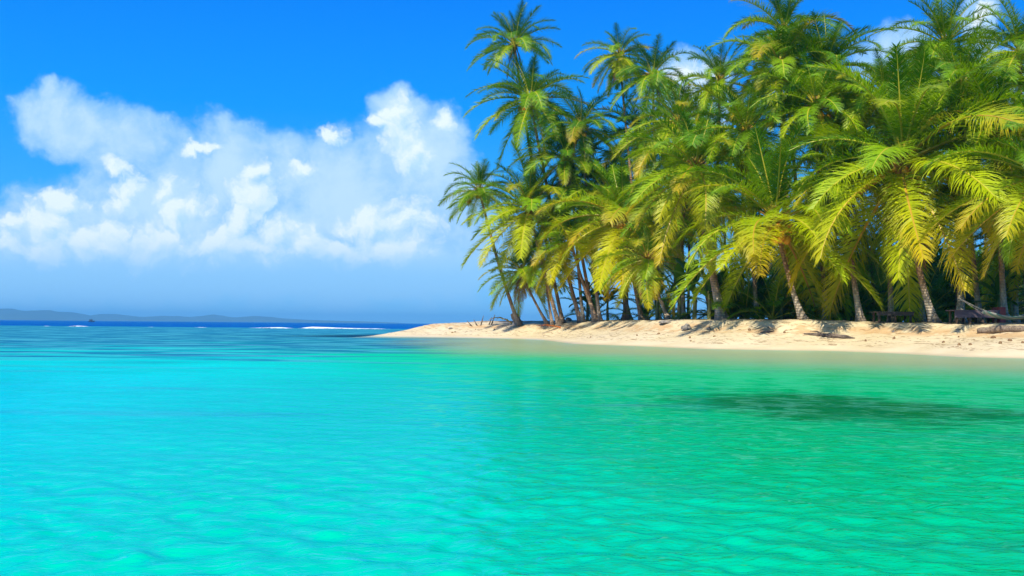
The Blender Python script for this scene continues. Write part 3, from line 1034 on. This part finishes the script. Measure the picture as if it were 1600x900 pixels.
rs = random.Random(77)
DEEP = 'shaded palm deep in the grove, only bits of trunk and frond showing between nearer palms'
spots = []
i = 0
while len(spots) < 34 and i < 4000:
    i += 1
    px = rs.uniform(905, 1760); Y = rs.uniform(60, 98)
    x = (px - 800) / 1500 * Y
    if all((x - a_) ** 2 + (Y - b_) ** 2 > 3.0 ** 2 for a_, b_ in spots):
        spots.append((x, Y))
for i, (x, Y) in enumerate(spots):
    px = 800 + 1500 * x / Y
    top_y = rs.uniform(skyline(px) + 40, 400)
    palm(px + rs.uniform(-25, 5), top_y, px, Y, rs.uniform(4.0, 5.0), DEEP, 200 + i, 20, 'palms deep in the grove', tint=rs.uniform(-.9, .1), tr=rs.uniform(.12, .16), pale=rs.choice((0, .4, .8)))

# ------------------------------------------------------------------ undergrowth
broadm, T, out = new_mat('broad_leaf')
oi = T.new('ShaderNodeObjectInfo')
tcn = T.new('ShaderNodeTexCoord')
nz = T.noise(tcn.outputs['Object'], 4, 4, .6)
cb = T.mix(T.m('ADD', T.m('MULTIPLY', oi.outputs['Random'], 0.6), T.m('MULTIPLY', nz, 0.4)), (0.02, 0.10, 0.012), (0.09, 0.22, 0.012))
pb = T.new('ShaderNodeBsdfPrincipled', {'Base Color': cb, 'Roughness': 0.35})
tl = T.new('ShaderNodeBsdfTranslucent', {'Color': T.mix(1.0, cb, (1.6, 1.6, .4), 'MULTIPLY')})
ms = T.new('ShaderNodeMixShader', {0: .3, 1: pb.outputs[0], 2: tl.outputs[0]})
T.l.new(ms.outputs[0], out.inputs[0])


def broad_leaf(L, Wd, th0, droop, seed):
    rs = random.Random(seed)
    n = 9
    p = Vector((0, 0, 0)); vs = []; fs = []
    for i in range(n + 1):
        t = i / n
        th = R(th0 - droop * t ** 1.3)
        d = Vector((math.cos(th), 0, math.sin(th)))
        wd_ = Wd * (0.06 if t < 0.14 else max(0.02, math.sin(PI * min(1, (t - 0.1) / 0.9)) ** 0.6)) * .5
        nn = Vector((-math.sin(th), 0, math.cos(th)))
        j1 = rs.uniform(.85, 1.1); j2 = rs.uniform(.85, 1.1)
        vs += [p + Vector((0, -wd_ * j1, 0)) + nn * wd_ * .25, p, p + Vector((0, wd_ * j2, 0)) + nn * wd_ * .25]
        p = p + d * (L / n)
    for i in range(n):
        a_ = i * 3
        fs += [(a_, a_ + 1, a_ + 4, a_ + 3), (a_ + 1, a_ + 2, a_ + 5, a_ + 4)]
    me = bpy.data.meshes.new('leaf')
    me.from_pydata([tuple(q) for q in vs], [], fs)
    me.materials.append(broadm)
    me.polygons.foreach_set('use_smooth', [True] * len(me.polygons))
    return me


BL = [broad_leaf(1.5, 0.42, 78, 60, 1), broad_leaf(1.6, 0.45, 62, 85, 2), broad_leaf(1.5, 0.40, 45, 95, 3), broad_leaf(1.3, 0.38, 25, 80, 4)]
stemv, stemf = tube([(0, 0, -0.1), (0.03, 0, 0.6), (0, 0.03, 1.3)], [0.09, 0.075, 0.05], 8)
STEM = bpy.data.meshes.new('stem')
STEM.from_pydata([tuple(p) for p in stemv], [], stemf)
STEM.materials.append(simple_mat('green_stem', (0.12, 0.16, 0.04), (0.25, 0.22, 0.09), 6, .6))


def banana(px, Y, s, seed, label, group='broad-leaved plants under the palms', nl=10):
    rs = random.Random(seed)
    Y = behind_crest(px, Y, 7.5)
    b_ = gp(px, Y)
    root = empty('banana_plant', b_)
    tag(root, label, 'plant', group)
    child('stem', STEM, root, (0, 0, 0), (0, 0, seed), (s, s, s))
    for i in range(nl):
        az = i * 2.4 + rs.uniform(-.3, .3)
        k_ = min(3, int(i / nl * 4))
        child('leaf', BL[k_], root, (0, 0, s * (1.25 - 0.05 * i)), (rs.uniform(-.2, .2), 0, az), s * rs.uniform(.8, 1.15))
    return root


banana(918, 66, 1.6, 1, 'dark broad-leaved plant at the open left end, right of the fourth leaning trunk')
banana(932, 67, 1.9, 2, 'tallest broad-leaved plant of the left clump, behind the leaning palm feet')
banana(950, 67, 1.4, 3, 'small broad-leaved plant right of the left clump')
banana(1028, 61, 1.4, 4, 'bright broad-leaved plant left of the short slanting palm')
banana(1062, 60, 1.5, 5, 'broad-leaved plant immediately right of the short slanting palm')
banana(1085, 60, 1.7, 6, 'big green broad-leaved plant above the grey rock')
banana(1108, 61, 1.4, 7, 'broad-leaved plant left of the fat pale trunk foot')
banana(1160, 62, .8, 8, 'small shaded broad-leaved plant between the fat and the slim pale trunk')
banana(1222, 58, 1.0, 9, 'shaded broad-leaved plant left of the trunk with the hanging frond')
banana(1238, 60, .9, 10, 'bright-topped broad-leaved plant touching the pale-footed trunk')
banana(1560, 51, 1.2, 11, 'broad-leaved plant behind the hammock')
banana(1580, 53, 1.1, 12, 'broad-leaved plant at the right edge behind the hammock sag')
rs = random.Random(31)
for i in range(34):
    px = rs.uniform(1120, 1720); Y = rs.uniform(62, 92)
    banana(px, Y, rs.uniform(1.1, 2.0), 50 + i, 'dark broad-leaved plant deep in the shade behind the trunks', 'shaded plants behind the trunks', 9)


def young_palm(px, Y, s, seed, label, group='young palms without trunks'):
    rs = random.Random(seed)
    Y = behind_crest(px, Y, 9.0)
    b_ = gp(px, Y)
    root = empty('young_palm', b_)
    tag(root, label, 'palm sapling', group)
    for i in range(11):
        f = i / 11
        el = 84 - 62 * f
        cls = min(CLS, key=lambda c: abs(c[1] - el))[0]
        child('frond', rs.choice(FR[cls]), root, (0, 0, 0), (0, 0, i * 2.4 + rs.uniform(-.3, .3)), s / 5 * rs.uniform(.85, 1.1), (*GREENS[rs.choice((0, 1, 1, 2))], 1))
    return root


young_palm(925, 65, 3.4, 1, 'young trunkless palm among the broad leaves at the open left end')
young_palm(1012, 62, 3.2, 2, 'young trunkless palm left of the short slanting palm foot')
young_palm(1040, 60, 3.0, 3, 'bright young trunkless palm behind the short slanting palm foot')
young_palm(1150, 64, 2.4, 4, 'young trunkless palm right of the fat pale trunk foot')
young_palm(1205, 63, 2.6, 5, 'young trunkless palm right of the slim pale trunk')
for i in range(11):
    young_palm(1128 + i * 21 + rs.uniform(-6, 6), rs.uniform(54, 62), rs.uniform(2.4, 3.6), 120 + i, 'young palm in deep shade behind the front trunks', 'shaded young palms')
for i in range(16):
    young_palm(rs.uniform(1130, 1700), rs.uniform(60, 85), rs.uniform(2.8, 4.6), 80 + i, 'young palm in deep shade behind the front trunks', 'shaded young palms')

def shrub_mesh(seed, Hh, Rr, nleaf):
    rs = random.Random(seed)
    vs, fs = [], []
    lobes = [(Vector((rs.gauss(0, Rr * .45), rs.gauss(0, Rr * .45), rs.uniform(.25, .85) * Hh)), rs.uniform(.3, .55) * Rr) for _ in range(9)]
    for i in range(nleaf):
        c, r_ = rs.choice(lobes)
        d = Vector((rs.gauss(0, 1), rs.gauss(0, 1), rs.gauss(0, 1))).normalized()
        p = c + d * r_ * rs.uniform(.5, 1.05)
        a_ = Vector((rs.gauss(0, 1), rs.gauss(0, 1), rs.gauss(-.3, .5))).normalized()
        b_ = a_.cross(Vector((rs.gauss(0, 1), rs.gauss(0, 1), rs.gauss(0, 1)))).normalized()
        l = rs.uniform(.14, .30)
        o_ = len(vs)
        vs += [p, p + a_ * l * .5 + b_ * l * .3, p + a_ * l, p + a_ * l * .5 - b_ * l * .3]
        fs.append((o_, o_ + 1, o_ + 2, o_ + 3))
    me = bpy.data.meshes.new('foliage')
    me.from_pydata([tuple(q) for q in vs], [], fs)
    me.materials.append(broadm)
    bs = MB()
    for c, r_ in lobes:
        bs.add(tube([(0, 0, -.1), c * .5 + Vector((0, 0, -.2)), c], [.07, .045, .015], 5))
    st_ = bpy.data.meshes.new('stem')
    st_.from_pydata([tuple(q) for q in bs.v], [], bs.f)
    st_.materials.append(STEM.materials[0])
    return me, st_


SH = [shrub_mesh(1, 3.6, 2.2, 1500), shrub_mesh(2, 2.8, 2.4, 1400), shrub_mesh(3, 4.4, 2.0, 1500)]
rs = random.Random(55)
for i in range(44):
    px = 1215 + i * 12 + rs.uniform(-8, 8)
    Y = rs.uniform(84, 104) if i % 2 else rs.uniform(72, 84)
    b_ = gp(px, Y)
    root = empty('shrub', b_, rs.uniform(0, 6))
    tag(root, 'dark dense shrub closing the view at the back of the grove', 'shrub', 'dark shrubs at the back of the grove')
    me, st_ = rs.choice(SH)
    sc = rs.uniform(1.1, 1.9)
    child('foliage', me, root, (0, 0, 0), (0, 0, 0), sc)
    child('stem', st_, root, (0, 0, 0), (0, 0, 0), sc)

# ------------------------------------------------------------------ things on the beach
driftm = simple_mat('weathered_driftwood', (0.12, 0.09, 0.07), (0.36, 0.28, 0.20), 6, .9, .8, 14, (0.4, 2, 2), 0.03)
darkdrift = simple_mat('dark_driftwood', (0.05, 0.04, 0.035), (0.24, 0.18, 0.13), 5, .9, .8, 14, (0.5, 2, 2), 0.03)
rockm = simple_mat('grey_coral_rock', (0.13, 0.12, 0.11), (0.38, 0.34, 0.29), 7, .9, 1.0, 16, bdist=0.04)
plankm = simple_mat('violet_grey_planks', (0.12, 0.085, 0.10), (0.22, 0.16, 0.18), 3, .8, .3, 10, (0.3, 3, 3))
oldplank = simple_mat('old_brown_planks', (0.08, 0.06, 0.05), (0.18, 0.14, 0.11), 3, .8, .3, 10, (0.3, 3, 3))
redm = simple_mat('faded_red_paint', (0.34, 0.05, 0.05), (0.5, 0.12, 0.10), 3, .7)
postm = simple_mat('rough_posts', (0.10, 0.06, 0.04), (0.2, 0.13, 0.08), 5, .9, .6)


def rough_log(name, pts, rads, mat, label, cat, seed, group=None, n=12, amp=.18):
    rs = random.Random(seed)
    P_, R_ = [], []
    m = len(pts)
    for i in range((m - 1) * 6 + 1):
        t = i / 6; i0 = min(int(t), m - 2); f = t - i0
        P_.append(Vector(pts[i0]).lerp(Vector(pts[i0 + 1]), f))
        R_.append(rads[i0] * (1 - f) + rads[i0 + 1] * f)
    vs, fs = tube(P_, R_, n)
    org = P_[len(P_) // 2].copy()
    out_ = []
    for j, v_ in enumerate(vs):
        c = P_[j // n]
        k_ = 1 + amp * mnoise.noise(v_ * 2.2 + Vector((seed, 0, 0))) * 2 + amp * .5 * mnoise.noise(v_ * 7)
        out_.append(c + (v_ - c) * k_ - org)
    o = mesh_obj(name, out_, fs, mat, None, loc=org)
    tag(o, label, cat, group)
    return o


def P3(px, py, dz=0.0):
    p = gpp(px, py); p.z += dz
    return p


# long dark driftwood at the foot of the berm
lg = rough_log('driftwood_log', [P3(1256, 523, .02), P3(1275, 525, .06), P3(1300, 528, .10), P3(1320, 529, .08), P3(1336, 529, .01)], [.04, .09, .13, .12, .03], darkdrift,
               'long dark driftwood log lying flat on the sand right of the middle of the beach', 'driftwood', 3)
mb = MB()
mb.add(tube([P3(1288, 527, .10) - lg.location, P3(1276, 524, .20) - lg.location, P3(1266, 523, .18) - lg.location], [.05, .035, .015], 6))
mb.build('branch', darkdrift, lg, loc=(0, 0, 0))
rough_log('driftwood_log', [P3(1529, 521, .10), P3(1545, 521, .14), P3(1566, 519, .14), P3(1600, 517, .08), P3(1650, 517, .0)], [.13, .17, .17, .13, .08], driftm,
          'thick pale brown log half buried in the berm near the right edge', 'driftwood', 5)
rough_log('driftwood_log', [P3(1188, 520, .02), P3(1200, 520, .05), P3(1210, 519, .02)], [.03, .05, .02], darkdrift, 'short brown stick on the sand left of the long dark log', 'driftwood', 6)


def rock(px, py, sx, sz, seed, label):
    rs = random.Random(seed)
    bm = bmesh.new()
    bmesh.ops.create_icosphere(bm, subdivisions=4, radius=1.0)
    for v_ in bm.verts:
        c = v_.co.copy()
        k_ = 1 + .30 * mnoise.noise(c * 1.3 + Vector((seed, 0, 0))) + .16 * mnoise.noise(c * 3.1) + .07 * mnoise.noise(c * 8)
        v_.co = Vector((c.x * sx * k_, c.y * sx * .8 * k_, max(-.25 * sz, c.z * sz * k_)))
    me = bpy.data.meshes.new('rock')
    bm.to_mesh(me); bm.free()
    me.materials.append(rockm)
    me.polygons.foreach_set('use_smooth', [True] * len(me.polygons))
    o = bpy.data.objects.new('rock', me)
    p = gpp(px, py)
    o.location = p + Vector((0, 0, sz * .2)); o.rotation_euler = (0, 0, seed)
    link(o)
    tag(o, label, 'rock', 'rocks on the beach')


rock(1073, 515, .34, .26, 1, 'biggest grey rock on the sand, below the broad-leaved plants')
rock(1107, 515, .15, .12, 2, 'small brown rock right of the biggest grey rock')
rock(888, 502, .30, .28, 3, 'grey stone between two leaning trunk feet at the open end')
rock(704, 514, .22, .10, 4, 'low brown stone on the far crest of the spit')
rock(1040, 505, .42, .14, 6, 'flat dark stone set in the berm below the short slanting palm')
rock(1396, 519, .10, .08, 7, 'tiny dark stone at the foot of the berm below the biggest palm')

# stump beside the leftmost palm
stb = gpp(810, 507)
st = rough_log('tree_stump', [stb + Vector((.05, 0, -.1)), stb + Vector((-.15, 0, .45)), stb + Vector((-.55, -.05, .98))], [.42, .34, .30], driftm,
               'broken grey stump leaning against the foot of the leftmost palm', 'stump', 9, n=14, amp=.25)

# sticks standing on the spit
for i, (px, hgt, ln, lb) in enumerate(((738, .55, -.5, 'leftmost grey stick poking from the sand of the spit'), (746, .6, -.35, 'slanting grey stick, second from the left on the spit'),
                                       (751, .95, .25, 'tallest grey stick in the middle of the stick row on the spit'), (764, .7, .25, 'grey stick right of the tallest one on the spit'),
                                       (768, .95, .3, 'rightmost tall stick on the spit before the curled green frond'))):
    b_ = P3(px, 510 - (px - 738) * .1, -.05)
    rough_log('driftwood_stick', [b_, b_ + Vector((ln * .5, 0, hgt * .5)), b_ + Vector((ln, .1, hgt))], [.07, .05, .02], darkdrift, lb, 'stick', 20 + i, 'sticks standing on the spit', 8)

# fallen fronds
def fallen(px, py, s, rot, label, me, col=None, tilt=0):
    p = P3(px, py, .05)
    o = bpy.data.objects.new('fallen_frond', me)
    o.location = p; o.rotation_euler = (0, tilt, rot); o.scale = (s, s, s)
    if col: o.color = col
    link(o)
    tag(o, label, 'palm frond')
    return o


redleaf = simple_mat('red_brown_leaf', (0.38, 0.09, 0.02), (0.55, 0.20, 0.05), 3, .8)
fallen_me = frond_mesh('fallen_frond', 14, 26, L=2.0, npair=30, seed=301, lmax=.45, sag=1.4, mats=[redleaf, redleaf], width=.07)
fallen(876, 513, 1.0, PI * .98, 'red-brown dead frond lying on the sand in front of the leaning trunks', fallen_me, tilt=0)
fallen_g = frond_mesh('fallen_frond', 34, 62, L=2.2, npair=34, seed=302, lmax=.5, sag=1.6, width=.06)
fallen(800, 506, 1.0, PI * 1.0, 'curled green and yellow frond on the sand left of the stump', fallen_g, (0.14, 0.2, 0.006, .2))

# scattered debris, small countable coconut husks and leaf bits on the sand
rs = random.Random(9)
husk = simple_mat('old_husk', (0.14, 0.08, 0.04), (0.32, 0.2, 0.1), 6, .9)
HM = COCO.copy(); HM.materials.clear(); HM.materials.append(husk)
for i in range(26):
    px = rs.uniform(700, 1600)
    Y0 = float(np.interp(px, [p[0] for p in SHORE_PX], [p[1] for p in SHORE_PX]))
    Y = Y0 + rs.uniform(2.0, 6.2)
    p = gp(px, Y)
    if p.z < .2: continue
    s = rs.uniform(.35, .8)
    o = bpy.data.objects.new('coconut_husk', HM)
    o.location = p + Vector((0, 0, .02)); o.rotation_euler = (rs.uniform(1, 2), rs.uniform(0, 3), rs.uniform(0, 6)); o.scale = (s * rs.uniform(.8, 1.8), s, s * .6)
    link(o)
    tag(o, 'small brown scrap of husk washed up on the pale sand', 'debris', 'husk scraps scattered on the sand')

# ------------------------------------------------------------------ tables, bench and hammock
def table(px0, px1, Y, top_py, th, name, label, cat, mat, nleg, dpt=1.0, red=False):
    pm = (px0 + px1) / 2
    Y = behind_crest(pm, Y, 7.6)
    g = gp(pm, Y)
    zt = at(pm, top_py, Y).z - g.z
    wdt = (px1 - px0) / 1500 * Y
    root = empty(name, g)
    tag(root, label, cat)
    m_ = MB()
    npl = 4
    for i in range(npl):
        m_.box((0, -dpt / 2 + (i + .5) * dpt / npl, zt - .03), (wdt, dpt / npl - .015, .05), jitter=.006)
    m_.build('table_top' if 'table' in name else 'bench_top', mat, root)
    m_ = MB().box((0, -dpt / 2 + .03, zt - .06 - th / 2), (wdt - .1, .04, th), jitter=.004)
    m_.build('apron', mat, root)
    for i in range(nleg):
        for yy in (-dpt / 2 + .12, dpt / 2 - .12):
            xx = -wdt / 2 + .2 + (wdt - .4) * i / (nleg - 1)
            m_ = MB().add(tube([(xx, yy, -.1), (xx + .01, yy, zt * .5), (xx, yy, zt - .058)], [.075, .07, .065], 7))
            m_.build('leg', postm, root)
    if red:
        MB().box((wdt / 2 + .16, 0, zt / 2 + .05), (.3, dpt * .8, zt + .2), jitter=.01).build('end_panel', redm, root)
    return root


table(1364, 1424, 50.5, 487.0, .16, 'wooden_table', 'low brown plank table standing in the shade between the white-footed trunk and the biggest palm', 'table', oldplank, 3)
table(1484, 1556, 49.5, 484.5, .34, 'wooden_bench', 'long violet-grey plank bench with a faded red end behind the hammock', 'bench', plankm, 4, red=True)

# hammock
netm, T, out = new_mat('woven_hammock')
tcn = T.new('ShaderNodeTexCoord')
xx, yy, zz = T.xyz(tcn.outputs['Object'])
st_ = T.m('SINE', T.m('MULTIPLY', yy, 30.0))
cn = T.mix(T.sstep(st_, -.3, .3), (0.34, 0.34, 0.29), (0.13, 0.26, 0.21))
pb = T.new('ShaderNodeBsdfPrincipled', {'Base Color': cn, 'Roughness': .9})
T.l.new(pb.outputs[0], out.inputs[0])
ropem = simple_mat('pale_rope', (0.28, 0.25, 0.2), (0.38, 0.35, 0.3), 10, .9)
HY = 46.8
hl = at(1499, 466, HY + .9)
hr = at(1672, 452, HY - 1.0)
c0 = at(1536, 487, HY)
c1 = at(1630, 484, HY - .6)
root = empty('hammock', (c0 + c1) / 2 - Vector((0, 0, .4)))
tag(root, 'pale striped woven hammock sagging between two palms near the right edge', 'hammock')
org = root.location.copy()
nn_, mm_ = 20, 9
vs, fs = [], []
for i in range(nn_ + 1):
    t = i / nn_
    c = c0.lerp(c1, t)
    sag = 4 * t * (1 - t) * .36
    wd_ = .10 + .34 * math.sin(PI * t) ** .6
    for j in range(mm_):
        s_ = j / (mm_ - 1) * 2 - 1
        vs.append(c + Vector((0, wd_ * s_, -sag + .16 * (s_ * s_ - .5))) - org)
for i in range(nn_):
    for j in range(mm_ - 1):
        fs.append((i * mm_ + j, i * mm_ + j + 1, (i + 1) * mm_ + j + 1, (i + 1) * mm_ + j))
nb_ = len(vs)
body_ = mesh_obj('net', vs, fs, netm, root)
sm = body_.modifiers.new('thick', 'SOLIDIFY'); sm.thickness = .02
for (end, anchor, row) in ((0, hl, 0), (1, hr, nn_)):
    for j in (0, 4, 8):
        p = vs[row * mm_ + j]
        m_ = MB().add(tube([p, p.lerp(anchor - org, .5) + Vector((0, 0, -.02)), anchor - org], [.016, .016, .02], 5))
        m_.build('rope', ropem, root)

# ------------------------------------------------------------------ boat on the horizon
bp_ = at(143, 500, 900)
bp_.z = 0
root = empty('motor_boat', bp_, R(20))
root.scale = (.62, .62, .62)
tag(root, 'tiny dark boat on the horizon in front of the far hills', 'boat')
hullm = simple_mat('navy_hull', (0.01, 0.02, 0.05), (0.02, 0.04, 0.09), 1, .5)
cabm = simple_mat('dark_cabin', (0.02, 0.04, 0.07), (0.05, 0.08, 0.12), 1, .5)
L_, n_ = 9.0, 12
vs, fs = [], []
for i in range(n_ + 1):
    t = i / n_
    wd_ = 1.7 * math.sin(PI * (0.12 + .88 * (1 - t))) ** .5 if t < 1 else .02
    wd_ = 1.6 * (1 - t ** 3) + .02
    sheer = 1.0 + .9 * t * t
    x = (t - .5) * L_
    vs += [Vector((x, -wd_, sheer)), Vector((x, -wd_ * .7, -.4)), Vector((x, wd_ * .7, -.4)), Vector((x, wd_, sheer))]
for i in range(n_):
    a_ = i * 4
    for q in range(3):
        fs.append((a_ + q, a_ + q + 1, a_ + 5 + q, a_ + 4 + q))
    fs.append((a_ + 3, a_, a_ + 4, a_ + 7))
fs.append((0, 1, 2, 3))
mesh_obj('hull', vs, fs, hullm, root, smooth=False)
MB().box((-.8, 0, 2.3), (4.6, 2.4, 2.2)).box((-.8, 0, 3.5), (5.4, 2.8, .16)).build('cabin', cabm, root)
m_ = MB().add(tube([(-.5, 0, 3.6), (-.5, 0, 6.2)], [.09, .05], 6))
m_.build('mast', cabm, root)
